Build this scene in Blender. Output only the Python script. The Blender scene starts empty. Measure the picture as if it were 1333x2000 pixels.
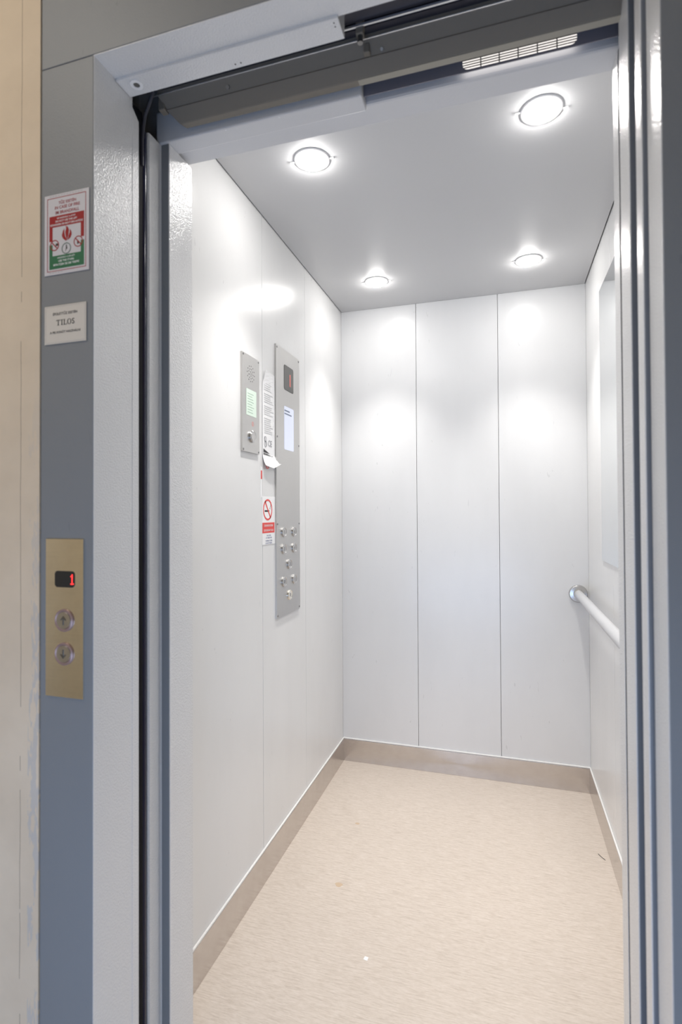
import bpy, bmesh, math, random
from mathutils import Vector, Matrix, Euler
PI = math.pi
S = bpy.context.scene
C = S.collection
random.seed(7)

# ------------------------------------------------------------------ camera
cam = bpy.data.cameras.new('camera'); camo = bpy.data.objects.new('camera', cam); C.objects.link(camo)
F, YAW, PITCH, ROLL = 1034.87, .2928, .0135, -.0053
cy, sy = math.cos(YAW), math.sin(YAW)
fwd = Vector((-sy*math.cos(PITCH), cy*math.cos(PITCH), math.sin(PITCH)))
r0 = Vector((cy, sy, 0)); u0 = r0.cross(fwd)
rr = r0*math.cos(ROLL)+u0*math.sin(ROLL); uu = -r0*math.sin(ROLL)+u0*math.cos(ROLL)
m = Matrix((rr, uu, -fwd)).transposed().to_4x4(); m.translation = (.7549, -2.4701, 1.1965)
camo.matrix_world = m
cam.sensor_fit = 'VERTICAL'; cam.sensor_height = 36; cam.lens = F/2000*36
cam.shift_x = -5.9/2000; cam.shift_y = -12.9/2000
cam.clip_start = .02
cam.dof.use_dof = True; cam.dof.focus_distance = 2.2; cam.dof.aperture_fstop = 4.0
S.camera = camo

# ------------------------------------------------------------------ light and exposure
S.view_settings.view_transform = 'Standard'; S.view_settings.look = 'None'
S.view_settings.gamma = 1; S.view_settings.use_curve_mapping = False
S.view_settings.exposure = 0.0
CAR_W = 33.0            # watts per downlight
LENS_E = 108.0
LAND_W, LAND_C = 7.5, (1, .95, .88)
FILL_W, FILL_C = 14.0, (.44, .63, 1.0)
W = bpy.data.worlds.new('world'); S.world = W; W.use_nodes = True
W.node_tree.nodes['Background'].inputs[0].default_value = (.6, .7, .9, 1)
W.node_tree.nodes['Background'].inputs[1].default_value = .03

def area(name, loc, rot, sx, sy_, w, col, shape='RECTANGLE', spread=180):
    l = bpy.data.lights.new(name, 'AREA'); l.shape = shape; l.size = sx
    if shape in ('RECTANGLE', 'ELLIPSE'): l.size_y = sy_
    l.energy = w; l.color = col; l.spread = math.radians(spread)
    o = bpy.data.objects.new(name, l); C.objects.link(o); o.location = loc; o.rotation_euler = rot
    return o
area('landing_ceiling_light', (-.45, -2.55, 2.66), (0, 0, 0), .5, .5, LAND_W, LAND_C)
area('landing_low_fill', (.5, -3.06, .42), (PI/2, 0, 0), 1.4, .6, FILL_W, FILL_C)  # blue area light added low behind the camera for the frame gradient

# ------------------------------------------------------------------ materials
def mat(name, col, rough=.5, metal=0, coat=0, spec=.5):
    M = bpy.data.materials.new(name); M.use_nodes = True
    b = M.node_tree.nodes['Principled BSDF']
    b.inputs['Base Color'].default_value = (*col, 1); b.inputs['Roughness'].default_value = rough
    b.inputs['Metallic'].default_value = metal; b.inputs['Coat Weight'].default_value = coat
    b.inputs['Coat Roughness'].default_value = .12
    b.inputs['Specular IOR Level'].default_value = spec
    return M
def nodes(M): return M.node_tree.nodes, M.node_tree.links, M.node_tree.nodes['Principled BSDF']
def coords(M, scale=(1, 1, 1), rot=(0, 0, 0)):
    n, l, b = nodes(M)
    t = n.new('ShaderNodeTexCoord'); mp = n.new('ShaderNodeMapping')
    mp.inputs['Scale'].default_value = scale; mp.inputs['Rotation'].default_value = rot
    l.new(t.outputs['Object'], mp.inputs['Vector']); return mp.outputs['Vector']
def noise(M, vec, scale, detail=3, rough=.5, dist=0):
    n, l, b = nodes(M); t = n.new('ShaderNodeTexNoise')
    t.inputs['Scale'].default_value = scale; t.inputs['Detail'].default_value = detail
    t.inputs['Roughness'].default_value = rough; t.inputs['Distortion'].default_value = dist
    l.new(vec, t.inputs['Vector']); return t.outputs['Fac']
def ramp(M, fac, stops):
    n, l, b = nodes(M); t = n.new('ShaderNodeValToRGB'); e = t.color_ramp.elements
    while len(e) < len(stops): e.new(.5)
    for i, (p, c) in enumerate(stops): e[i].position = p; e[i].color = (*c, 1) if len(c) == 3 else c
    l.new(fac, t.inputs['Fac']); return t.outputs['Color']
def mix(M, fac, a, b_, mode='MIX'):
    n, l, b = nodes(M); t = n.new('ShaderNodeMix'); t.data_type = 'RGBA'; t.blend_type = mode
    for s, v in ((t.inputs[0], fac), (t.inputs[6], a), (t.inputs[7], b_)):
        if isinstance(v, (int, float)): s.default_value = v
        elif isinstance(v, tuple): s.default_value = (*v, 1)
        else: l.new(v, s)
    return t.outputs[2]
def bump(M, h, dist, strength=1):
    n, l, b = nodes(M); t = n.new('ShaderNodeBump'); t.inputs['Distance'].default_value = dist
    t.inputs['Strength'].default_value = strength
    l.new(h, t.inputs['Height']); l.new(t.outputs['Normal'], b.inputs['Normal'])
    return t
def setc(M, c): n, l, b = nodes(M); l.new(c, b.inputs['Base Color'])
def setr(M, c): n, l, b = nodes(M); l.new(c, b.inputs['Roughness'])

def paint(name, col, rough=.3, peel=.00025, marks=False, spec=.5):
    M = mat(name, col, rough, spec=spec); v = coords(M)
    bump(M, noise(M, v, 320, 2), peel)
    if marks:
        v2 = coords(M, (1, 1, .35)); a = ramp(M, noise(M, v2, 3.2, 4, .6), [(.35, tuple(x*.955 for x in col)), (.65, col)])
        s = ramp(M, noise(M, coords(M, (6, 6, 1.5), (.4, .2, 0)), 9, 2, .5, 1.5), [(.735, (0, 0, 0)), (.75, (1, 1, 1))])
        setc(M, mix(M, s, a, tuple(x*.86 for x in col)))
    return M
M_car = paint('car_panel_paint', (.76, .76, .758), .27, .00012, True)
M_ceil = paint('car_ceiling_paint', (.54, .54, .545), .32, .00006)
M_front_dim = paint('dim_front_paint', (.235, .245, .255), .5, .0002, True)  # grey paint darkened for fronts that face the dim landing
M_jamb_lit = paint('lit_jamb_paint', (.76, .76, .76), .24, .0013, spec=.9)  # grey paint lightened for faces lit from the car
M_leaf_dim = paint('dim_leaf_paint', (.21, .225, .25), .3, .0002)  # leaf colour darkened, its front faces the dim landing
M_grey = paint('lintel_paint', (.68, .68, .69), .4, .0002)
M_black = mat('black_matt', (.006, .006, .009), .7, spec=.2)
M_void = mat('shaft_dark', (.02, .02, .025), .9, spec=.1)
M_seal = mat('glossy_black_seal', (.012, .012, .04), .16)
M_brown = mat('dark_galvanised_rail', (.20, .18, .15), .6)
M_blue = mat('dark_blue_grey_metal', (.05, .05, .065), .5, .3)
M_lit_cream = mat('lit_cream_metal', (.36, .335, .28), .6)  # beam underside brightened for light bounced off the floor
M_alu = mat('bright_aluminium', (.8, .82, .85), .25, .9)
M_dark = mat('dark_plastic', (.02, .02, .02), .35)
M_white = mat('white_sticker', (.88, .88, .885), .45)
M_paper = mat('off_white_plastic', (.68, .63, .56), .5)
M_seam = mat('sealant', (.82, .81, .79), .5)
M_red = mat('red_print', (.33, .010, .014), .5, spec=.3)
M_redb = mat('bright_red_print', (.75, .06, .05), .45)
M_green = mat('green_print', (.012, .14, .06), .45)
M_ink = mat('black_print', (.02, .02, .022), .5)
M_inkg = mat('grey_print', (.38, .38, .40), .6)
M_inkb = mat('blue_print', (.10, .14, .32), .6)
M_lcd = mat('pale_green_card', (.66, .78, .68), .4)
M_rail = paint('handrail_powder_coat', (.52, .525, .54), .3, .00005)
M_mirror = mat('mirror_glass', (.88, .9, .9), .015, 1)
def emis(name, col, s):
    M = mat(name, (0, 0, 0)); b = M.node_tree.nodes['Principled BSDF']
    b.inputs['Emission Color'].default_value = (*col, 1); b.inputs['Emission Strength'].default_value = s
    return M
M_lens = emis('lamp_lens', (1, .975, .945), LENS_E)
M_led = emis('red_led', (1, .03, .03), 3.0)
M_vent = emis('vent_glow', (1, .94, .9), 1.2)  # glow for the panel added behind the vent slot
M_card_glow = emis('card_glow', (.80, .86, 1), .32);  # faint bluish glow added to the card window
nodes(M_card_glow)[2].inputs['Base Color'].default_value = (.6, .63, .75, 1)

def steel(name, col, rough, axis_scale, amount=.12, blotch=True):
    M = mat(name, col, rough, 1)
    v = coords(M, axis_scale); f = noise(M, v, 60, 3, .6)
    n, l, b = nodes(M); mr = n.new('ShaderNodeMapRange'); mr.inputs['To Min'].default_value = rough-amount/2
    mr.inputs['To Max'].default_value = rough+amount/2; l.new(f, mr.inputs['Value']); l.new(mr.outputs[0], b.inputs['Roughness'])
    c = ramp(M, f, [(.3, tuple(x*.95 for x in col)), (.7, col)])
    if blotch:
        d = ramp(M, noise(M, coords(M), 14, 5, .7), [(.3, (.93, .92, .91)), (.6, (1, 1, 1))])
        c = mix(M, 1.0, c, d, 'MULTIPLY')
    setc(M, c); bump(M, f, .00006)
    return M
M_base_x = steel('brushed_steel_base_x', (.66, .63, .61), .22, (.4, 8, 8), .16)
M_base_y = steel('brushed_steel_base_y', (.66, .63, .61), .22, (8, .4, 8), .16)
M_plate = steel('brushed_steel_panel', (.62, .61, .595), .38, (8, 8, .4), blotch=False)
M_brass = steel('warm_brushed_metal', (.95, .91, .82), .11, (.3, 1, 12), .06)
M_chrome = mat('button_chrome', (.58, .57, .56), .24, 1)
M_button = mat('button_rose_ring', (.36, .25, .235), .35, .4)
M_screw = mat('screw_steel', (.25, .25, .25), .35, 1)

n, l, b = nodes(M_base_x); tn = n.new('ShaderNodeTangent'); tn.direction_type = 'RADIAL'; tn.axis = 'Y'
l.new(tn.outputs[0], b.inputs['Tangent']); b.inputs['Anisotropic'].default_value = .85; b.inputs['Anisotropic Rotation'].default_value = .25
# vinyl floor: pale beige, fine streaks running across the car
M_floor = mat('vinyl_floor', (.7, .6, .5), .42)
v = coords(M_floor, (1, 14, 1), (0, 0, -.04)); f = noise(M_floor, v, 17, 7, .75, .1)
c1 = ramp(M_floor, f, [(.36, (.55, .47, .40)), (.5, (.655, .575, .50)), (.62, (.70, .62, .55))])
v = coords(M_floor, (1, 9, 1), (0, 0, -.12)); f2 = noise(M_floor, v, 60, 3, .6)
c2 = ramp(M_floor, f2, [(.3, (.86, .83, .80)), (.6, (1, 1, 1))])
c3 = mix(M_floor, 1.0, c1, c2, 'MULTIPLY')
f3 = noise(M_floor, coords(M_floor), 1.6, 3, .5)
c4 = ramp(M_floor, f3, [(.35, (.95, .95, .95)), (.6, (1, 1, 1))])
setc(M_floor, mix(M_floor, 1.0, c3, c4, 'MULTIPLY')); bump(M_floor, f, .0001)

# landing plaster: beige with a hairline crack and bluish paint smears next to the frame
M_plas = mat('beige_plaster', (.66, .52, .36), .8)
n, l, b = nodes(M_plas)
vv = coords(M_plas); fz = noise(M_plas, vv, 5, 4, .6)
base = ramp(M_plas, fz, [(.3, (.68, .555, .41)), (.7, (.78, .645, .485))])
sep = n.new('ShaderNodeSeparateXYZ'); l.new(vv, sep.inputs[0])
wob = noise(M_plas, coords(M_plas, (1, 1, 1)), 9, 3)
def math_(op, a, b_):
    t = n.new('ShaderNodeMath'); t.operation = op
    for s, q in ((t.inputs[0], a), (t.inputs[1], b_)):
        if isinstance(q, (int, float)): s.default_value = q
        else: l.new(q, s)
    return t.outputs[0]
xw = math_('ADD', sep.outputs[0], math_('MULTIPLY', math_('SUBTRACT', wob, .5), .006))
crack = math_('LESS_THAN', math_('ABSOLUTE', math_('ADD', xw, .083), 0), .0007)
crack = math_('MULTIPLY', crack, math_('GREATER_THAN', noise(M_plas, coords(M_plas, (1, 1, 2)), 4, 2), .45))
smz = noise(M_plas, coords(M_plas, (8, 1, 1.6)), 6, 4, .7)
near = math_('GREATER_THAN', xw, -.066)
sm = math_('MULTIPLY', near, math_('GREATER_THAN', smz, .54))
low = n.new('ShaderNodeMapRange'); low.inputs['From Min'].default_value = 1.5; low.inputs['From Max'].default_value = .9
l.new(sep.outputs[2], low.inputs['Value'])
sm = math_('MULTIPLY', math_('MULTIPLY', sm, low.outputs[0]), .38)
cc = mix(M_plas, sm, base, (.36, .42, .50)); cc = mix(M_plas, math_('MULTIPLY', crack, .6), cc, (.16, .11, .08))
setc(M_plas, cc); bump(M_plas, noise(M_plas, vv, 60, 5, .6), .0008)
M_lwall = mat('landing_wall', (.86, .78, .63), .8)
M_tile = mat('landing_tile', (.42, .40, .38), .4)

# ------------------------------------------------------------------ mesh helpers
def box(bm, x0, y0, z0, x1, y1, z1, bev=0):
    r = bmesh.ops.create_cube(bm, size=1)
    for v_ in r['verts']:
        v_.co = Vector(((x0+x1)/2+v_.co.x*abs(x1-x0), (y0+y1)/2+v_.co.y*abs(y1-y0), (z0+z1)/2+v_.co.z*abs(z1-z0)))
    if bev:
        es = list({e for v_ in r['verts'] for e in v_.link_edges})
        bmesh.ops.bevel(bm, geom=es, offset=bev, segments=2, profile=.5, affect='EDGES')
    return bm
def B(*a, **k): return box(bmesh.new(), *a, **k)
def prism(bm, pts, w0, w1, P):
    """2-D outline pts (u,v) extruded from w0 to w1; P maps (u,v,w) to the world"""
    a = [bm.verts.new(P(u, v_, w0)) for u, v_ in pts]; b_ = [bm.verts.new(P(u, v_, w1)) for u, v_ in pts]
    k = len(pts); fs = [bm.faces.new(a), bm.faces.new(b_)]
    for i in range(k): fs.append(bm.faces.new((a[i], a[(i+1) % k], b_[(i+1) % k], b_[i])))
    bmesh.ops.recalc_face_normals(bm, faces=fs)
    return bm
PF = lambda y: (lambda u, v_, w: Vector((u, y-w, v_)))          # plane facing the landing
PL = lambda x: (lambda u, v_, w: Vector((x+w, u, v_)))          # car left wall, facing +x
PC = lambda z: (lambda u, v_, w: Vector((u, v_, z-w)))          # facing down
PX = lambda x0: (lambda u, v_, w: Vector((x0+w, u, v_)))        # section (y,z) swept along x
def rect(u0, v0, u1, v1): return [(u0, v0), (u1, v0), (u1, v1), (u0, v1)]
def rrect(u0, v0, u1, v1, r, k=5):
    out = []
    for cx, cy_, a0 in ((u1-r, v1-r, 0), (u0+r, v1-r, 90), (u0+r, v0+r, 180), (u1-r, v0+r, 270)):
        for i in range(k+1):
            a = math.radians(a0+90*i/k); out.append((cx+r*math.cos(a), cy_+r*math.sin(a)))
    return out
def circ(cu, cv, r, k=32, ru=None):
    return [(cu+(ru or r)*math.cos(2*PI*i/k), cv+r*math.sin(2*PI*i/k)) for i in range(k)]
def ring(bm, cu, cv, r1, r0, w0, w1, P, k=32):
    def cv_(r, w): return [bm.verts.new(P(cu+r*math.cos(2*PI*i/k), cv+r*math.sin(2*PI*i/k), w)) for i in range(k)]
    rings = [cv_(r0, w0), cv_(r0, w1), cv_(r1, w1), cv_(r1, w0)]; fs = []
    for j in range(4):
        a, b_ = rings[j], rings[(j+1) % 4]
        for i in range(k): fs.append(bm.faces.new((a[i], a[(i+1) % k], b_[(i+1) % k], b_[i])))
    bmesh.ops.recalc_face_normals(bm, faces=fs); return bm
def lathe(bm, cu, cv, prof, P, k=32):
    """prof = [(r,w)...] from outside to centre (last r may be 0)"""
    prev = None; fs = []
    for r, w in prof:
        cur = [bm.verts.new(P(cu, cv, w))] if r == 0 else [bm.verts.new(P(cu+r*math.cos(2*PI*i/k), cv+r*math.sin(2*PI*i/k), w)) for i in range(k)]
        if prev:
            for i in range(k):
                j = (i+1) % k
                if len(cur) == 1: fs.append(bm.faces.new((prev[i], prev[j], cur[0])))
                else: fs.append(bm.faces.new((prev[i], prev[j], cur[j], cur[i])))
        prev = cur
    bmesh.ops.recalc_face_normals(bm, faces=fs); return bm
def tube(bm, pts, r, k=20, caps=True):
    pts = [Vector(p) for p in pts]; prev = None; fs = []; up = None
    for i, p in enumerate(pts):
        t = (pts[min(i+1, len(pts)-1)]-pts[max(i-1, 0)]).normalized()
        if up is None: up = t.orthogonal().normalized()
        up = (up-t*up.dot(t)).normalized(); s = t.cross(up)
        cur = [bm.verts.new(p+up*r*math.cos(2*PI*j/k)+s*r*math.sin(2*PI*j/k)) for j in range(k)]
        if prev:
            for j in range(k): fs.append(bm.faces.new((prev[j], prev[(j+1) % k], cur[(j+1) % k], cur[j])))
        elif caps: fs.append(bm.faces.new(cur))
        prev = cur
    if caps: fs.append(bm.faces.new(prev))
    bmesh.ops.recalc_face_normals(bm, faces=fs); return bm
def wloc(o):
    v_ = Vector((0, 0, 0))
    while o: v_ += o.location; o = o.parent
    return v_
def obj(name, bm, M, parent=None, at=None, smooth=False):
    off = wloc(parent) if parent else Vector((0, 0, 0))
    o_loc = Vector(at)-off if at is not None else Vector((0, 0, 0))
    bmesh.ops.translate(bm, verts=bm.verts, vec=-(off+o_loc))
    me = bpy.data.meshes.new(name); bm.to_mesh(me); bm.free()
    me.materials.append(M)
    if smooth:
        me.polygons.foreach_set('use_smooth', [True]*len(me.polygons))
        me.set_sharp_from_angle(angle=math.radians(38))
    o = bpy.data.objects.new(name, me); C.objects.link(o); o.location = o_loc
    if parent: o.parent = parent
    return o
def thing(name, label, cat, loc=(0, 0, 0), group=None):
    o = bpy.data.objects.new(name, None); C.objects.link(o); o.location = loc; o.empty_display_size = .05
    return tag(o, label, cat, group)
def tag(o, label, cat, group=None):
    o['label'] = label; o['category'] = cat
    if group: o['group'] = group
    return o
def struct(name, bm, M, label=None, parent=None, at=None, cat=None):
    o = obj(name, bm, M, parent, at)
    if not parent:
        o['kind'] = 'structure'
        if label: o['label'] = label
        if cat: o['category'] = cat
    return o
def text(bm, s, cu, cv, h, P, w=.0004, maxw=None, th=.00025, bold=0, align='CENTER', sx=1):
    cur = bpy.data.curves.new('t', 'FONT'); cur.body = s; cur.size = 1; cur.align_x = align; cur.align_y = 'CENTER'; cur.offset = bold
    cur.resolution_u = 3
    to = bpy.data.objects.new('t', cur); C.objects.link(to)
    me = bpy.data.meshes.new_from_object(to.evaluated_get(bpy.context.evaluated_depsgraph_get()))
    xs = [q.co.x for q in me.vertices]; ys = [q.co.y for q in me.vertices]
    k = h/(max(ys)-min(ys)); kx = k*sx
    if maxw: kx = min(kx, maxw/(max(xs)-min(xs)))
    xm = 0 if align != 'CENTER' else (max(xs)+min(xs))/2; ym = (max(ys)+min(ys))/2
    if align == 'LEFT': xm = min(xs)
    vs = [bm.verts.new(P(cu+(q.co.x-xm)*kx, cv+(q.co.y-ym)*k, w+th)) for q in me.vertices]
    for p in me.polygons:
        try: bm.faces.new([vs[i] for i in p.vertices])
        except ValueError: pass
    bpy.data.objects.remove(to); bpy.data.curves.remove(cur); bpy.data.meshes.remove(me)
    return bm
def dup(root, loc, label, parent=None):
    r_ = root.copy(); C.objects.link(r_); r_.location = loc
    if label: r_['label'] = label
    if parent: r_.parent = parent
    for ch in list(root.children):
        c_ = ch.copy(); C.objects.link(c_); c_.parent = r_
        for g in ch.children:
            d = g.copy(); C.objects.link(d); d.parent = c_
    return r_

# ------------------------------------------------------------------ numbers of the place (metres)
WX, H = 1.1, 2.175                    # car width, car height
xL, xR, zT = .074, .951, 2.0          # clear opening
yF, yC0, yC1 = -1.718, -1.499, -1.412 # landing face, car front (outer, inner)

# ------------------------------------------------------------------ lift car shell
struct('floor', B(0, yC1-.085, -.03, WX, 0, 0), M_floor, 'pale beige streaked vinyl floor of the lift car', cat='floor')
def panel_wall(axis, fixed, sgn, cuts, z1=2.19):
    bm = bmesh.new(); g = .0009
    for a, b_ in zip(cuts[:-1], cuts[1:]):
        a2 = a+(g if a != cuts[0] else 0); b2 = b_-(g if b_ != cuts[-1] else 0)
        if axis == 'x': box(bm, a2, fixed, 0, b2, fixed+.02, z1, .0006)
        else: box(bm, min(fixed, fixed+sgn*.02), a2, 0, max(fixed, fixed+sgn*.02), b2, z1, .0006)
    # backing behind the joints
    if axis == 'x': box(bm, cuts[0], fixed+.02, 0, cuts[-1], fixed+.03, z1)
    else: box(bm, min(fixed+sgn*.02, fixed+sgn*.03), cuts[0], 0, max(fixed+sgn*.02, fixed+sgn*.03), cuts[-1], z1)
    return bm
struct('wall_back', panel_wall('x', 0, 1, [0, .367, .736, WX]), M_car, 'light grey rear wall of the lift car in three panels', cat='wall')
struct('wall_left', panel_wall('y', 0, -1, [yC0, -.889, -.498, 0]), M_car, 'light grey left wall of the lift car', cat='wall')
struct('wall_right', panel_wall('y', WX, 1, [yC0, -.889, -.535, 0]), M_car, 'light grey right wall of the lift car', cat='wall')
cbm = B(.004, yC1, H, WX-.004, -.002, H+.012)
struct('ceiling', cbm, M_ceil, 'grey painted metal ceiling of the lift car', cat='ceiling')
struct('trim_1', B(-.03, yC0, 2.19, WX+.03, .03, 2.2), M_black, 'dark recess above the car ceiling', cat='trim')
# skirting
struct('baseboard_left', B(0, yC1, 0, .006, -.006, .104, .0008), M_base_y, 'brushed steel skirting along the left wall', cat='baseboard')
struct('baseboard_right', B(WX-.006, yC1, 0, WX, -.006, .104, .0008), M_base_y, 'brushed steel skirting along the right wall', cat='baseboard')
struct('baseboard_back', B(0, -.006, 0, WX, 0, .104, .0008), M_base_x, 'brushed steel skirting along the rear wall', cat='baseboard')
for nm, bb in (('trim_2', (0, yC1, .104, .006, -.006, .111)), ('trim_3', (WX-.006, yC1, .104, WX, -.006, .111)), ('trim_4', (0, -.006, .104, WX, 0, .111))):
    struct(nm, B(*bb, bev=.0025), M_seam, 'white sealant bead on top of the steel skirting', cat='trim')

# car front returns and lintel
def trim(name, bm, M, label): return struct(name, bm, M, label, cat='trim')
bm = prism(bmesh.new(), [(-.03, -1.541), (.051, -1.541), (.054, -1.538), (.054, yC0-.004), (.056, yC0), (.072, yC0), (xL, yC0+.002), (xL, yC1), (-.03, yC1)], 0, 1.99, lambda u, v_, w: Vector((u, v_, w)))
trim('trim_5', bm, M_jamb_lit, 'left car entrance post, stepped and light grey')
trim('trim_6', B(.952, -1.456, 0, WX+.03, yC1, 2.19, .001), M_jamb_lit, 'right car entrance post')
# lintel: hollow, soffit at 2.0, front plate with vent
bm = prism(bmesh.new(), [(yC1, 2.19), (yC1, zT+.001), (yC1-.001, zT), (-1.462, zT), (-1.4655, zT+.0012), (-1.467, zT+.005), (-1.467, 2.022), (-1.465, 2.022), (-1.465, zT+.003), (yC1-.002, zT+.003), (yC1-.002, 2.19)], 0, WX-.0, PX(0))
trim('trim_7', bm, M_grey, 'light grey soffit of the car entrance lintel')

# ------------------------------------------------------------------ landing side
d1 = bpy.data.objects.new('door_1', None); C.objects.link(d1); d1['kind'] = 'structure'
d1['label'] = 'grey steel door frame of the lift on the landing'; d1['category'] = 'door frame'
xf0, xf1 = -.040, 1.085
obj('frame_post', B(xf0, yF, 0, xL, -1.70, zT-.0006, .0012), M_front_dim, d1)
bm = prism(bmesh.new(), [(yF+.001, 0), (-1.599, 0), (-1.599, 1.966), (-1.617, 1.982), (-1.617, zT), (yF+.001, zT)], 0, -.004, PX(xL+.0006))
obj('jamb_lining', bm, M_jamb_lit, d1)
obj('jamb_edge', B(xL-.002, -1.6175, 0, xL+.0012, -1.599, 1.966, .0005), M_jamb_lit, d1)
obj('frame_post', B(xR, yF, 0, xf1, -1.70, zT-.0006, .0012), M_front_dim, d1)
obj('jamb_lining', B(xR-.0006, yF+.001, 0, xR+.004, -1.652, zT), M_jamb_lit, d1)
obj('frame_header', B(xf0, yF, zT+.0006, xf1, -1.70, 2.62, .0012), M_front_dim, d1)
obj('header_soffit', B(xL, yF+.001, zT-.0006, xR, -1.661, zT+.003), M_jamb_lit, d1)
# plaster wall around the frame
bm = bmesh.new()
box(bm, -1.3, yF-.002, 0, xf0-.001, yF+.1, 2.7); box(bm, xf1+.001, yF-.002, 0, 2.4, yF+.1, 2.7); box(bm, xf0-.001, yF-.002, 2.621, xf1+.001, yF+.1, 2.7)
struct('wall_front', bm, M_plas, 'beige plaster landing wall left of the lift frame', cat='wall')
# rest of the landing room (outside the frame, lights and reflects)
struct('floor_landing', B(-1.3, -3.08, -.03, 2.4, yF, -.001), M_tile, 'tiled landing floor', cat='floor')
struct('ceiling_landing', B(-1.3, -3.08, 2.7, 2.4, yF+.1, 2.73), M_lwall, 'landing ceiling', cat='ceiling')
struct('wall_landing_left', B(-1.33, -3.08, 0, -1.3, yF, 2.7), M_lwall, 'landing side wall', cat='wall')
struct('wall_landing_right', B(2.4, -3.08, 0, 2.43, yF, 2.7), M_lwall, 'landing side wall', cat='wall')
struct('wall_landing_rear', B(-1.3, -3.11, 0, 2.4, -3.08, 2.7), M_lwall, 'landing wall behind the viewer', cat='wall')
# sills
struct('trim_8', B(xL-.1, yF, -.03, xR+.13, -1.6, 0), M_alu, 'landing door sill', cat='trim')
struct('trim_9', B(xL-.1, -1.57, -.03, xR+.13, yC0, 0), M_alu, 'car door sill', cat='trim')
# dark box added around the door gap to keep stray light out
bm = bmesh.new()
box(bm, -.06, -1.70, 2.3, 1.14, yC0+.02, 2.32); box(bm, -.06, -1.70, -.03, -.05, yC0+.02, 2.3); box(bm, 1.13, -1.70, -.03, 1.14, yC0+.02, 2.3)
box(bm, -.05, -1.70, -.2, 1.13, yC0, -.19)
struct('wall_light_block', bm, M_void, 'dark box added in the lift shaft around the doors to block stray light', cat='wall')
# black lining strip and glossy seal in the door gap on the left
t = thing('gap_lining', 'black vertical lining strip with glossy edge in the left door gap', 'seal', (.05, -1.57, 0))
obj('strip', B(.038, -1.599, 0, .050, -1.555, 2.02), M_black, t)
obj('glossy_edge', tube(bmesh.new(), [(.045, -1.5485, 0), (.045, -1.5485, 1.985)], .0075, 16), M_seal, t, smooth=True)
for z in (1.518, 1.119, .719, .321):
    obj('screw', lathe(bmesh.new(), -1.571, z, [(.0028, 0), (.0024, .0012), (0, .0018)], PL(.050), 12), M_screw, t, smooth=True)

# ------------------------------------------------------------------ door leaves, folded back to the right
for nm, y0, y1, x, lab, zt in (('door_leaf', -1.645, -1.612, .9445, 'grey landing door leaf slid open, edge behind the right frame', 2.16),
                               ('door_leaf', -1.575, -1.511, .9435, 'grey car door leaf slid open, edge next to the right car post', 2.12)):
    t = thing(nm, lab, 'door', (1.0, (y0+y1)/2, 0))
    obj('panel', B(x+.0012, y0, .006, xf1-.02, y1, zt, .001), M_leaf_dim, t)
    obj('leading_edge', B(x, y0+.0006, .006, x+.0030, y1, zt, .0008), M_jamb_lit, t)  # lighter colour stands for car lamp light on the leaf edge
obj('gap_shade', B(.9530, -1.5105, .006, .965, -1.4565, 2.10), M_black, t)  # black strip added to darken the gap beside the car post

# ------------------------------------------------------------------ header machinery
trim('trim_10', B(.0545, yC0-.0008, 0, .0735, yC0+.0004, 1.989), M_front_dim, 'front face of the left car entrance post, coloured dark for shade')  # thin dark sheet, shade on the post front put into colour
t = thing('lock_cover', 'light grey cover strip on the landing header soffit with one screw', 'cover', (.29, -1.644, 1.995))
obj('cover_plate', B(.0755, -1.6645, 1.9945, .5055, -1.624, 2.045, .0012), M_jamb_lit, t)
s = obj('screw_cup', ring(bmesh.new(), .108, -1.647, .0115, .006, 0, .0016, PC(1.9945), 28), M_white, t, smooth=True)
obj('screw', prism(bmesh.new(), circ(.108, -1.647, .0062, 20), 0, .0006, PC(1.9945)), M_screw, s)
for (x, y) in ((.497, -1.657), (.497, -1.650)):
    obj('rivet', prism(bmesh.new(), circ(x, y, .0012, 10), 0, .0004, PC(1.9945)), M_dark, t)
for (x, y) in ((.305, -1.633), (.316, -1.633)):
    obj('rivet', prism(bmesh.new(), circ(x, y, .0014, 10), 0, .0004, PC(1.9945)), M_dark, t)

t = thing('landing_door_track', 'dark landing door track behind the header with a thin bright rail', 'track', (.6, -1.61, 2.1))
obj('track_housing', B(.10, -1.628, 2.048, xR, -1.592, 2.2), M_blue, t)
obj('rail', B(.10, -1.5925, 2.040, xR, -1.589, 2.0445, .0008), M_alu, t)
obj('hanger', B(.515, -1.590, 2.03, .528, -1.575, 2.075, .002), M_brown, t)
obj('hanger_bolt', tube(bmesh.new(), [(.5215, -1.583, 2.031), (.5215, -1.583, 2.018)], .005, 12), M_screw, t, smooth=True)

t = thing('car_door_track', 'long brown metal beam of the car door track under the header', 'track', (.6, -1.54, 2.03))
sec = [(-1.560, 2.043), (-1.546, 2.0235), (-1.547, 2.0205), (-1.532, 2.000), (-1.530, 1.9985), (-1.5165, 1.9985), (-1.5165, 2.09), (-1.560, 2.09)]
x0 = .090; bm = bmesh.new()
va = [bm.verts.new((x0+dx, y, z)) for (y, z), dx in zip(sec, (0, .013, .012, .032, .034, .04, 0, 0))]
vb = [bm.verts.new((xR, y, z)) for (y, z) in sec]
fs = [bm.faces.new(va), bm.faces.new(vb)]
for i in range(len(sec)): fs.append(bm.faces.new((va[i], va[(i+1) % len(sec)], vb[(i+1) % len(sec)], vb[i])))
bmesh.ops.recalc_face_normals(bm, faces=fs)
obj('beam', bm, M_brown, t)
obj('lit_underside', B(.503, -1.5305, 1.9975, xR, -1.5175, 1.9988), M_lit_cream, t)  # floor light painted on, ends where the cover shades the beam
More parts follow.
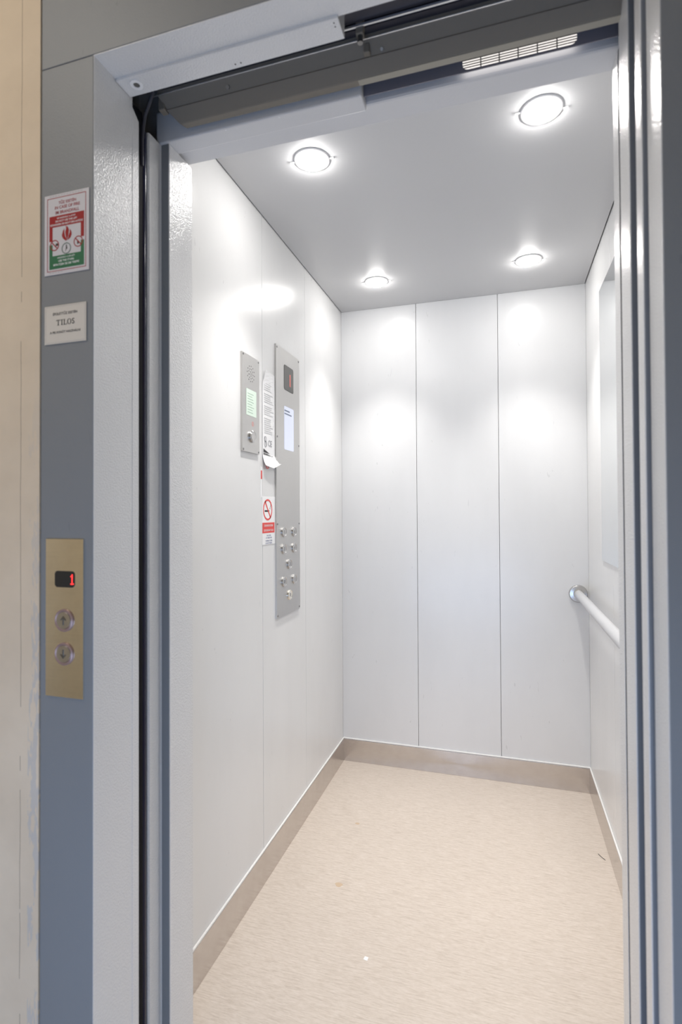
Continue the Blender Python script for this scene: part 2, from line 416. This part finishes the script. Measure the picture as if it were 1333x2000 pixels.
obj('bright_lip', tube(bmesh.new(), [(.080, -1.5612, 2.0435), (xR, -1.5612, 2.0435)], .0014, 8), M_alu, t)
obj('dark_backing', B(.10, -1.574, 2.052, xR, -1.5605, 2.2), M_blue, t)
# hex bolt and bracket on the beam face
nrm = Vector((0, -(2.043-2.0235), (-1.560+1.546))).normalized()
for x, z, r in ((.245, 2.031, .004), (.553, 2.028, .003)):
    p = Vector((x, -1.560+(2.043-z)*.718, z)); obj('bolt', tube(bmesh.new(), [p+nrm*-.002, p+nrm*.003], r, 6), M_screw, t)
obj('hanger_bracket', B(.520, -1.558, 2.022, .532, -1.546, 2.040, .002), M_brown, t)
# end lug of the beam and cable in the corner
obj('end_lug', B(.086, -1.553, 2.02, .10, -1.535, 2.045, .002), M_brown, t)
tag(obj('cable', tube(bmesh.new(), [(.098, -1.585, 2.03), (.088, -1.583, 2.012), (.074, -1.578, 1.995), (.066, -1.574, 1.975), (.062, -1.572, 1.95), (.060, -1.57, 1.9)], .0035, 10), M_blue, smooth=True),
    'dark cable hanging in the upper left corner of the door gap', 'cable')

t = thing('lintel_cover', 'light grey box cover below the brown track on the left half of the car lintel', 'cover', (.27, -1.485, 1.99))
obj('cover_box', B(.045, -1.5035, 1.9905, .502, -1.4620, 2.06, .003), M_grey, t)
for (x, y) in ((.33, -1.498), (.21, -1.498)):
    obj('rivet', prism(bmesh.new(), circ(x, y, .0014, 10), 0, .0004, PC(1.9905)), M_white, t)

# vent plate with slot grille
t = thing('ventilation_grille', 'slotted metal ventilation grille lit from behind in the car lintel', 'vent', (.787, -1.483, 2.02))
g0, g1, h0, h1 = .690, .884, 2.0065, 2.034
P = PF(-1.483); bm = bmesh.new()
prism(bm, rect(.045, 2.0025, g0, 2.10), 0, .002, P); prism(bm, rect(g1, 2.0025, xR, 2.10), 0, .002, P)
prism(bm, rect(g0, 2.0025, g1, h0), 0, .002, P); prism(bm, rect(g0, h1, g1, 2.10), 0, .002, P)
# rounded lower corners of the slot
for cx, s_ in ((g0, 1), (g1, -1)):
    pts = [(cx, h0)]+[(cx+s_*(.010-.010*math.cos(a)), h0+.010-.010*math.sin(a)) for a in [PI/2*i/6 for i in range(7)]]
    prism(bm, pts, 0, .002, P)
obj('plate', bm, mat('shaded_violet_grey_paint', (.20, .195, .23), .45), t)  # plate colour darkened for shade on its landing side
bm = bmesh.new()
for i in range(1, 6):
    x = g0+(g1-g0)*i/6; prism(bm, rect(x-.0010, h0, x+.0010, h1), .0002, .0016, P)
for i in range(1, 6):
    z = h0+(h1-h0)*i/6; prism(bm, rect(g0, z-.0006, g1, z+.0006), .0002, .0016, P)
obj('bars', bm, M_dark, t)
obj('glow_panel', B(g0-.0005, -1.4806, h0, g1+.0005, -1.479, 2.06), M_vent, t)  # glowing panel added to make the slot bright

# ------------------------------------------------------------------ downlights in the car ceiling
def lamp(x, y, label, proto=None):
    if proto: return dup(proto, (x, y, H), label)
    t = thing('downlight', label, 'ceiling light', (x, y, H), 'downlights in the lift ceiling')
    Pz = PC(H)
    obj('trim_ring', lathe(bmesh.new(), x, y, [(.050, 0), (.0495, .002), (.047, .0032), (.040, .004), (.038, .002)], Pz, 40), M_car, t, smooth=True)
    for q in (rect(x-.062, y-.010, x-.046, y-.004), rect(x+.046, y+.004, x+.062, y+.010)): obj('spring_clip', prism(bmesh.new(), q, 0, .002, Pz), M_ceil, t)
    obj('lens', lathe(bmesh.new(), x, y, [(.038, .001), (.037, .0075), (.031, .0125), (.020, .016), (0, .0175)], Pz, 32), M_lens, t, smooth=True)
    return t
LP = [(.254, -1.10, 'round lit downlight, front left of the four, nearest the left cabin wall and door'),
      (.852, -1.106, 'round lit downlight, front right, the largest and brightest glare of the four'),
      (.247, -.291, 'round lit downlight, rear left of the four, smallest glow near the rear wall'),
      (.856, -.300, 'round lit downlight, rear right of the four, above the handrail end')]
first = None
for x, y, lab in LP:
    o = lamp(x, y, lab, first); first = first or o
    l = bpy.data.lights.new('downlight_beam', 'SPOT'); l.energy = CAR_W; l.color = (1, .975, .945)
    l.spot_size = math.radians(84); l.spot_blend = 1; l.shadow_soft_size = .03
    lo = bpy.data.objects.new('downlight_beam', l); C.objects.link(lo); lo.location = (x, y, H-.055)

# ------------------------------------------------------------------ handrail and mirror on the right wall
t = thing('handrail', 'light grey tubular handrail with steel flange along the right wall', 'handrail', (1.055, 0, .86))
hx, hz = 1.058, .843
obj('rail_tube', tube(bmesh.new(), [(hx, -.008, hz), (hx, -.05, hz), (hx, -1.25, hz)], .0175, 28), M_rail, t, smooth=True)
obj('wall_flange', lathe(bmesh.new(), hx, hz, [(.038, 0), (.0375, .006), (.034, .010), (.020, .0115)], PF(0), 40), M_chrome, t, smooth=True)
obj('end_collar', lathe(bmesh.new(), hx, hz, [(.021, .010), (.0205, .024), (.0176, .025)], PF(0), 32), M_plate, t, smooth=True)
obj('bracket', tube(bmesh.new(), [(hx, -1.2, hz), (WX, -1.2, hz)], .012, 20), M_chrome, t, smooth=True)
t = thing('mirror', 'tall frameless mirror on the right wall above the handrail', 'mirror', (WX, -.8, 1.018))
obj('glass', B(WX-.004, -1.25, 1.018, WX, -.352, 2.0), M_mirror, t)

# ------------------------------------------------------------------ intercom plate
P = PL(0)
def screws(parent, pts, w, r=.0038, P_=P):
    for u, v_ in pts:
        obj('screw', lathe(bmesh.new(), u, v_, [(r, w), (r*.85, w+.0010), (0, w+.0014)], P_, 12), M_screw, parent, smooth=True)
t = thing('intercom_panel', 'small steel intercom plate with speaker holes and one round button', 'intercom', (0, -.982, 1.384))
prism(bm := bmesh.new(), rect(-1.040, 1.384, -.925, 1.684), 0, .007, P); obj('plate', bm, M_plate, t)
bm = bmesh.new()
for rad, k in ((.006, 4), (.015, 9), (.024, 12)):
    for i in range(k):
        a = 2*PI*i/k+rad*40; prism(bm, circ(-.984+rad*math.cos(a), 1.628+rad*math.sin(a), .0019, 8), .007, .0072, P)
obj('speaker_holes', bm, M_dark, t)
c_ = obj('instruction_card', prism(bmesh.new(), rect(-1.016, 1.497, -.948, 1.578), .007, .0078, P), M_lcd, t)
bm = bmesh.new()
for i in range(8):
    L = .05*random.uniform(.6, 1); prism(bm, rect(-1.008, 1.506+i*.0082, -1.008+L, 1.5078+i*.0082), .0078, .0080, P)
obj('printed_lines', bm, mat('green_grey_print', (.3, .42, .34), .6), c_)
bm = ring(bmesh.new(), -.972, 1.474, .008, .0062, .007, .0073, P, 20); prism(bm, rect(-.975, 1.469, -.969, 1.479), .007, .0073, P)
obj('bell_symbol', bm, mat('pale_red_print', (.6, .35, .33), .6), t)
obj('button', lathe(bmesh.new(), -.979, 1.434, [(.019, .007), (.019, .012), (.016, .0145), (.013, .013), (.0, .0135)], P, 32), M_chrome, t, smooth=True)
screws(t, [(-1.034, 1.678), (-.931, 1.678), (-1.034, 1.390), (-.931, 1.390)], .007)

# ------------------------------------------------------------------ car operating panel
t = thing('control_panel', 'tall brushed steel lift control panel with floor buttons', 'control panel', (0, -.682, .832))
u0_, u1_, z0_, z1_ = -.791, -.574, .832, 1.783
obj('plate', prism(bmesh.new(), rect(u0_, z0_, u1_, z1_), 0, .006, P), M_plate, t)
d = obj('display', prism(bmesh.new(), rrect(-.722, 1.640, -.636, 1.728, .008), .006, .0066, P), mat('smoked_display', (.11, .108, .10), .25), t)
bm = text(bmesh.new(), '1', -.668, 1.681, .045, P, .0066, bold=.02); obj('digit', bm, mat('dim_red_led', (.5, .12, .1), .5), d)
nodes(d.children[0].data.materials[0])[2].inputs['Emission Color'].default_value = (1, .25, .2, 1)
nodes(d.children[0].data.materials[0])[2].inputs['Emission Strength'].default_value = .35
obj('display_rim', prism(bmesh.new(), rrect(-.7235, 1.6385, -.6345, 1.7295, .009), .006, .0062, P), M_dark, d)
d = obj('card_window', prism(bmesh.new(), rrect(-.722, 1.424, -.634, 1.580, .006), .006, .0066, P), M_card_glow, t)
bm = prism(bmesh.new(), rect(-.720, 1.562, -.672, 1.567), .0066, .0069, P); prism(bm, rect(-.720, 1.551, -.655, 1.5555), .0066, .0069, P)
obj('dark_heading', bm, mat('blue_grey_print', (.2, .24, .32), .5), d)
def button(u, v_, label, proto=None, gold=False):
    o = obj('floor_button' if not gold else 'key_switch', lathe(bmesh.new(), u, v_, [(.0185, .006), (.0185, .0095), (.016, .0115), (.0145, .0100), (.0125, .0098), (0, .0102)], P, 28), M_chrome if not gold else M_brass, t, smooth=True)
    return o
bs = [(-.732, 1.129), (-.637, 1.127), (-.732, 1.069), (-.637, 1.067), (-.682, 1.011), (-.731, .953), (-.635, .951)]
marks = ['5', '6', '3', '4', '2', '0', '1']
for (u, v_), mk in zip(bs, marks):
    o = button(u, v_, None); obj('numeral', text(bmesh.new(), mk, u, v_, .012, P, .0102), M_screw, o)
k_ = button(-.680, .899, None, gold=True)
obj('key_slot', prism(bmesh.new(), rect(-.6815, .893, -.6785, .905), .0102, .0105, P), M_dark, k_)
screws(t, [(-.783, 1.774), (-.582, 1.774), (-.783, 1.462), (-.582, 1.452), (-.783, 1.158), (-.582, 1.156), (-.783, .841), (-.582, .841)], .006, .0040)

# ------------------------------------------------------------------ stickers on the left wall
t = thing('instruction_label', 'long white instruction label with curled ends beside the control panel', 'label', (0, -.84, 1.36))
bm = bmesh.new(); prev = None; fs = []
U0, U1 = -.890, -.7935
for i in range(25):
    z = 1.352+(1.668-1.352)*i/24
    w0 = .0012+ (.012*((3-i)/3)**2 if i < 3 else 0)+(.010*((i-19)/5)**2 if i > 19 else 0)
    wr = .0012+(.022*((3-i)/3)**1.5 if i < 3 else 0)
    ul, ur = U0+(.006 if i > 21 else 0), U1+(.012 if i == 1 else .006 if i in (0, 2) else 0)
    row = [bm.verts.new(P(ul, z, w0)), bm.verts.new(P((ul+ur)/2, z-(.006 if i == 0 else 0), (w0+wr)/2)), bm.verts.new(P(ur, z+(.012 if i == 0 else 0), wr))]
    if prev:
        for j in (0, 1): fs.append(bm.faces.new((prev[j], prev[j+1], row[j+1], row[j])))
    prev = row
bmesh.ops.recalc_face_normals(bm, faces=fs)
sh = obj('sheet', bm, M_white, t)
bm = bmesh.new()
for i in range(26):
    z = 1.632-i*.0068
    if i in (5, 11, 17): continue
    L = random.uniform(.045, .072); prism(bm, rect(-.878, z, -.878+L, z+.0020), .0020, .0022, P)
obj('printed_lines', bm, mat('pale_grey_print', (.6, .6, .61), .6), t)
bm = ring(bmesh.new(), -.870, 1.441, .0095, .0075, .0020, .0023, P, 20); ring(bm, -.868, 1.425, .0105, .0085, .0020, .0023, P, 20)
prism(bm, [(-.876, 1.448), (-.874, 1.449), (-.862, 1.418), (-.864, 1.417)], .0020, .0023, P)
text(bm, 'CE', -.834, 1.430, .021, P, .0020, .03, bold=.01)
obj('symbols', bm, M_inkg, t)
bm = prism(bmesh.new(), [(-.884, 1.408), (-.838, 1.395), (-.884, 1.397)], .0020, .0023, P)
for i in range(9): prism(bm, rect(-.884+i*.0062, 1.389-i*.0004, -.8800+i*.0062, 1.3945-i*.0006), .0020, .0023, P)
prism(bm, rect(-.826, 1.386, -.812, 1.388), .0020, .0023, P)
obj('black_wedge_mark', bm, M_ink, t)
bm = ring(bmesh.new(), -.862, 1.3545, .012, .0085, .0055, .0062, P, 20)
obj('red_mark', bm, M_redb, t)

t = thing('no_smoking_label', 'white label with red no smoking ring and red text box', 'label', (0, -.84, 1.09))
obj('sheet', prism(bmesh.new(), rect(-.8935, 1.092, -.7925, 1.252), 0, .0012, P), M_white, t)
bm = ring(bmesh.new(), -.852, 1.207, .0355, .0295, .0012, .0015, P, 40)
prism(bm, [(-.876, 1.234), (-.871, 1.238), (-.827, 1.181), (-.832, 1.177)], .0012, .0015, P)
obj('prohibition_ring', bm, M_redb, t)
bm = prism(bmesh.new(), rect(-.876, 1.200, -.840, 1.206), .0012, .0014, P)
for i in range(4): prism(bm, rect(-.836+i*.003, 1.209+i*.006, -.833+i*.003, 1.214+i*.006), .0012, .0014, P)
obj('cigarette', bm, M_ink, t)
bx = obj('red_box', prism(bmesh.new(), rect(-.8935, 1.130, -.799, 1.1645), .0012, .0015, P), M_redb, t)
bm = text(bmesh.new(), 'DOHÁNYOZNI', -.846, 1.1555, .009, P, .0015, .082, bold=.015); text(bm, 'SZIGORÚAN TILOS', -.846, 1.1395, .008, P, .0015, .082, bold=.015)
obj('white_lettering', bm, M_white, bx)
bm = bmesh.new()
for i, s_ in enumerate(('RAUCHEN', 'IST VERBOTEN', 'NORMAL ROOM', 'DO NOT SMOKE')):
    text(bm, s_, -.844, 1.1215-i*.0078-(.002 if i > 1 else 0), .0050, P, .0012, .07, bold=.01)
obj('blue_lettering', bm, M_inkb, t)
tag(obj('sticker_remnant', prism(bmesh.new(), [(-.905, 1.245), (-.894, 1.25), (-.894, 1.345), (-.904, 1.350)], 0, .0010, P), M_white), 'torn white sticker strip with red patch left of the panel joint', 'sticker')
rm = bpy.data.objects['sticker_remnant']
obj('red_patch', prism(bmesh.new(), rect(-.9035, 1.307, -.8945, 1.335), .0010, .0013, P), M_redb, rm)
tag(obj('blank_patch', prism(bmesh.new(), [(-.890, 1.253), (-.797, 1.252), (-.7965, 1.340), (-.85, 1.344), (-.890, 1.338)], 0, .0006, P), M_car), 'bare grey patch between the two white wall labels', 'sticker')

# ------------------------------------------------------------------ fire sign and notice on the left frame post
yS = yF-.0005; P2 = PF(yS)
t = thing('fire_sign', 'red and green fire evacuation sign on the left frame post', 'sign', (.018, yS, 1.623))
a0, a1, b0, b1 = -.031, .0665, 1.623, 1.767
obj('sheet', prism(bmesh.new(), rect(a0, b0, a1, b1), 0, .001, P2), mat('sign_plastic', (.62, .60, .62), .45), t)
def frame(bm, u0, v0, u1, v1, t_, w0, w1, P_):
    for r_ in ((u0, v0, u1, v0+t_), (u0, v1-t_, u1, v1), (u0, v0+t_, u0+t_, v1-t_), (u1-t_, v0+t_, u1, v1-t_)): prism(bm, rect(*r_), w0, w1, P_)
bm = bmesh.new(); frame(bm, a0+.006, b0+.006, a1-.0065, b1-.006, .0011, .001, .0012, P2)
obj('red_border', bm, M_red, t)
cx = .0175
bm = bmesh.new()
text(bm, 'TŰZ ESETÉN', cx+.002, 1.7515, .0068, P2, .001, .045, bold=.014); text(bm, 'IN CASE OF FIRE', cx+.002, 1.7425, .0055, P2, .001, .058, bold=.014); text(bm, 'IM BRANDFALL', cx+.002, 1.7335, .0055, P2, .001, .052, bold=.014)
obj('dark_red_lettering', bm, M_red, t)
l0, l1 = a0+.011, a1-.0105
bm = bmesh.new(); prism(bm, rect(l0, 1.708, l1, 1.728), .001, .0012, P2); prism(bm, rect(l0, 1.683, l0+.007, 1.708), .001, .0012, P2); prism(bm, rect(l1-.007, 1.683, l1, 1.708), .001, .0012, P2)
rb = obj('red_band', bm, M_red, t)
bm = bmesh.new()
for i, s_ in enumerate(('NE HASZNÁLD A LIFTET', 'DO NOT USE THE LIFT', 'VERWENDEN SIE NICHT DEN AUFZUG')):
    text(bm, s_, cx, 1.7235-i*.0058, .0034, P2, .0012, (.052, .048, .072)[i], bold=.014)
obj('white_lettering', bm, M_white, rb)
bm = bmesh.new(); prism(bm, rect(l0, 1.633, l1, 1.6565), .001, .0012, P2); prism(bm, rect(l0, 1.6565, l0+.007, 1.677), .001, .0012, P2); prism(bm, rect(l1-.007, 1.6565, l1, 1.677), .001, .0012, P2)
gb = obj('green_band', bm, M_green, t)
bm = bmesh.new()
for i, s_ in enumerate(('HASZNÁLD A LÉPCSŐT', 'USE THE STAIRS', 'BENUTZEN SIE DIE TREPPE')):
    text(bm, s_, cx, 1.6525-i*.0062, .0036, P2, .0012, (.048, .034, .056)[i], bold=.014)
obj('white_lettering', bm, M_white, gb)
def fl(pts): return [(cx+.001+u*.011, 1.680+v_*.026) for u, v_ in pts]
bm = bmesh.new()
prism(bm, fl([(-.15, 0), (-.75, .2), (-.98, .42), (-.8, .68), (-.5, .88), (-.48, .6), (-.36, .35), (-.02, .1)]), .001, .0013, P2)
prism(bm, fl([(.08, .02), (-.22, .38), (-.3, .62), (-.12, .85), (-.2, 1.05), (.2, .95), (.42, .75), (.36, .5), (.2, .25)]), .001, .0013, P2)
prism(bm, fl([(.22, .05), (.36, .35), (.6, .55), (.62, .78), (.9, .6), (.98, .4), (.72, .18)]), .001, .0013, P2)
obj('flame_symbol', bm, M_red, t)
for u, v_ in ((-.0085, 1.6755), (.0435, 1.6755)):
    bm = bmesh.new(); ring(bm, u, v_, .0098, .0082, .001, .0013, P2, 28); prism(bm, [(u-.0066, v_+.0052), (u-.0052, v_+.0066), (u+.0066, v_-.0052), (u+.0052, v_-.0066)], .001, .0013, P2)
    obj('prohibition_ring', bm, M_red, t)
for nm, pts in (('cup_pictogram', rect(-.006, 1.674, -.0005, 1.6785)), ('lift_pictogram', rect(.041, 1.671, .0445, 1.676)),
                ('stair_pictogram', [(cx-.0008, 1.6735), (cx+.001, 1.6735), (cx+.0022, 1.666), (cx+.0008, 1.666), (cx-.0024, 1.661), (cx-.0012, 1.6665)])):
    obj(nm, prism(bmesh.new(), pts, .001, .0011, P2), M_ink, t)
obj('green_ring', ring(bmesh.new(), cx, 1.667, .0100, .0086, .001, .0013, P2, 28), mat('grey_green_print', (.06, .12, .10), .5), t)
for z, n_ in ((1.7635, 12), (1.6262, 5)):
    bm = bmesh.new()
    for i in range(n_): prism(bm, rect(-.020+i*.0062, z, -.0155+i*.0062, z+.001), .001, .0011, P2)
    obj('fine_print', bm, M_inkg, t)

t = thing('lift_notice', 'off-white plastic notice reading TILOS below the fire sign', 'sign', (.016, yS, 1.498))
obj('sheet', prism(bmesh.new(), rect(-.030, 1.499, .061, 1.567), 0, .0015, P2), M_paper, t)
bm = bmesh.new(); frame(bm, -.0275, 1.501, .0585, 1.565, .0003, .0015, .0017, P2)
obj('thin_border', bm, M_inkg, t)
bm = text(bmesh.new(), 'ÉPÜLETTŰZ ESETÉN', .0155, 1.5525, .0060, P2, .0015, .063, bold=.018)
text(bm, 'A FELVONÓT HASZNÁLNI', .0155, 1.5195, .0052, P2, .0015, .081, bold=.018)
L0, Lz, Lh, Lw = -.0035, 1.5312, .0098, .0017      # large serif capitals T I L O S
def R_(u0, v0, u1, v1): prism(bm, rect(L0+u0, Lz+v0, L0+u1, Lz+v1), .0015, .0018, P2)
R_(0, Lh-.0008, .0084, Lh); R_(0, Lh-.0026, .0006, Lh); R_(.0078, Lh-.0026, .0084, Lh); R_(.0033, 0, .0033+Lw, Lh); R_(.0020, 0, .0062, .0006)
R_(.0112, 0, .0112+Lw, Lh); R_(.0099, 0, .0142, .0006); R_(.0099, Lh-.0006, .0142, Lh)
R_(.0165, 0, .0165+Lw, Lh); R_(.0153, 0, .0228, .0007); R_(.0153, Lh-.0006, .0195, Lh); R_(.0221, 0, .0228, .0028)
pO = circ(L0+.0282, Lz+Lh/2, Lh/2+.0001, 28, .0045); pI = circ(L0+.0282, Lz+Lh/2, Lh/2-.0006, 28, .0027)
for a in range(28):
    q = (a+1) % 28; prism(bm, [pO[a], pO[q], pI[q], pI[a]], .0015, .0018, P2)
text(bm, 'S', L0+.0368, Lz+Lh/2, Lh, P2, .0015, .0066, bold=.012)
obj('lettering', bm, M_ink, t)

# ------------------------------------------------------------------ call panel on the left frame post
t = thing('call_panel', 'brass-coloured landing call plate with two round buttons', 'call panel', (.016, yF, .876))
obj('plate', prism(bmesh.new(), rect(-.025, .876, .0565, 1.1525), 0, .003, PF(yF)), M_brass, t)
PB = PF(yF-.003)
d = obj('display', prism(bmesh.new(), rrect(-.0045, 1.068, .0385, 1.0965, .006), 0, .0006, PB), M_dark, t)
bm = bmesh.new()
pat = ['..#..', '.##..', '..#..', '..#..', '..#..', '..#..', '.###.']
for r_, row in enumerate(pat):
    for c_i, ch in enumerate(row):
        if ch == '#': prism(bm, circ(.0290+c_i*.0022, 1.0900-r_*.0026, .00125, 10), .0006, .0008, PB)
obj('red_digit', bm, M_led, d)
def cbutton(v_, up):
    o = obj('call_button', lathe(bmesh.new(), .0165, v_, [(.0200, 0), (.0198, .0022), (.0178, .0030), (.0160, .0022), (.0152, .0020)], PB, 36), M_button, t, smooth=True)
    obj('button_face', lathe(bmesh.new(), .0165, v_, [(.0152, .0018), (.0145, .0030), (0, .0034)], PB, 32), M_chrome, o, smooth=True)
    s_ = 1 if up else -1; bm = bmesh.new()
    prism(bm, [(.0165-.0011, v_-s_*.008), (.0165+.0011, v_-s_*.008), (.0165+.0011, v_+s_*.005), (.0165-.0011, v_+s_*.005)], .0034, .0040, PB)
    prism(bm, [(.0165-.006, v_+s_*.001), (.0165-.0045, v_+s_*.000), (.0165, v_+s_*.0050), (.0165+.0045, v_+s_*.000), (.0165+.006, v_+s_*.001), (.0165, v_+s_*.0078)], .0034, .0040, PB)
    obj('arrow', bm, M_screw, o)
cbutton(1.0105, True); cbutton(.952, False)

# ------------------------------------------------------------------ specks on the floor
tag(obj('paper_scrap', prism(bmesh.new(), [(.384, -1.083), (.395, -1.085), (.396, -1.074), (.386, -1.073)], -.0008, 0, PC(0)), M_white), 'tiny white paper scrap lying on the beige floor near the door', 'litter')
tag(obj('fibre', tube(bmesh.new(), [(1.060, -.43, .001), (1.068, -.445, .0012), (1.078, -.46, .001)], .0009, 6), M_dark), 'short dark fibre on the floor by the right skirting', 'litter')
M_stain = mat('tan_stain', (.56, .42, .29), .5)
tag(obj('floor_stain', prism(bmesh.new(), [(.236+.012*math.cos(a)*(1+.2*math.sin(3*a)), -.83+.010*math.sin(a)) for a in [2*PI*i/16 for i in range(16)]], -.0003, 0, PC(0)), M_stain), 'small tan drip stain on the floor left of centre', 'stain')
tag(obj('floor_stain', prism(bmesh.new(), circ(.205, -.49, .006, 14, .009), -.0003, 0, PC(0)), M_stain), 'small tan stain on the floor nearer the left skirting, further back', 'stain')
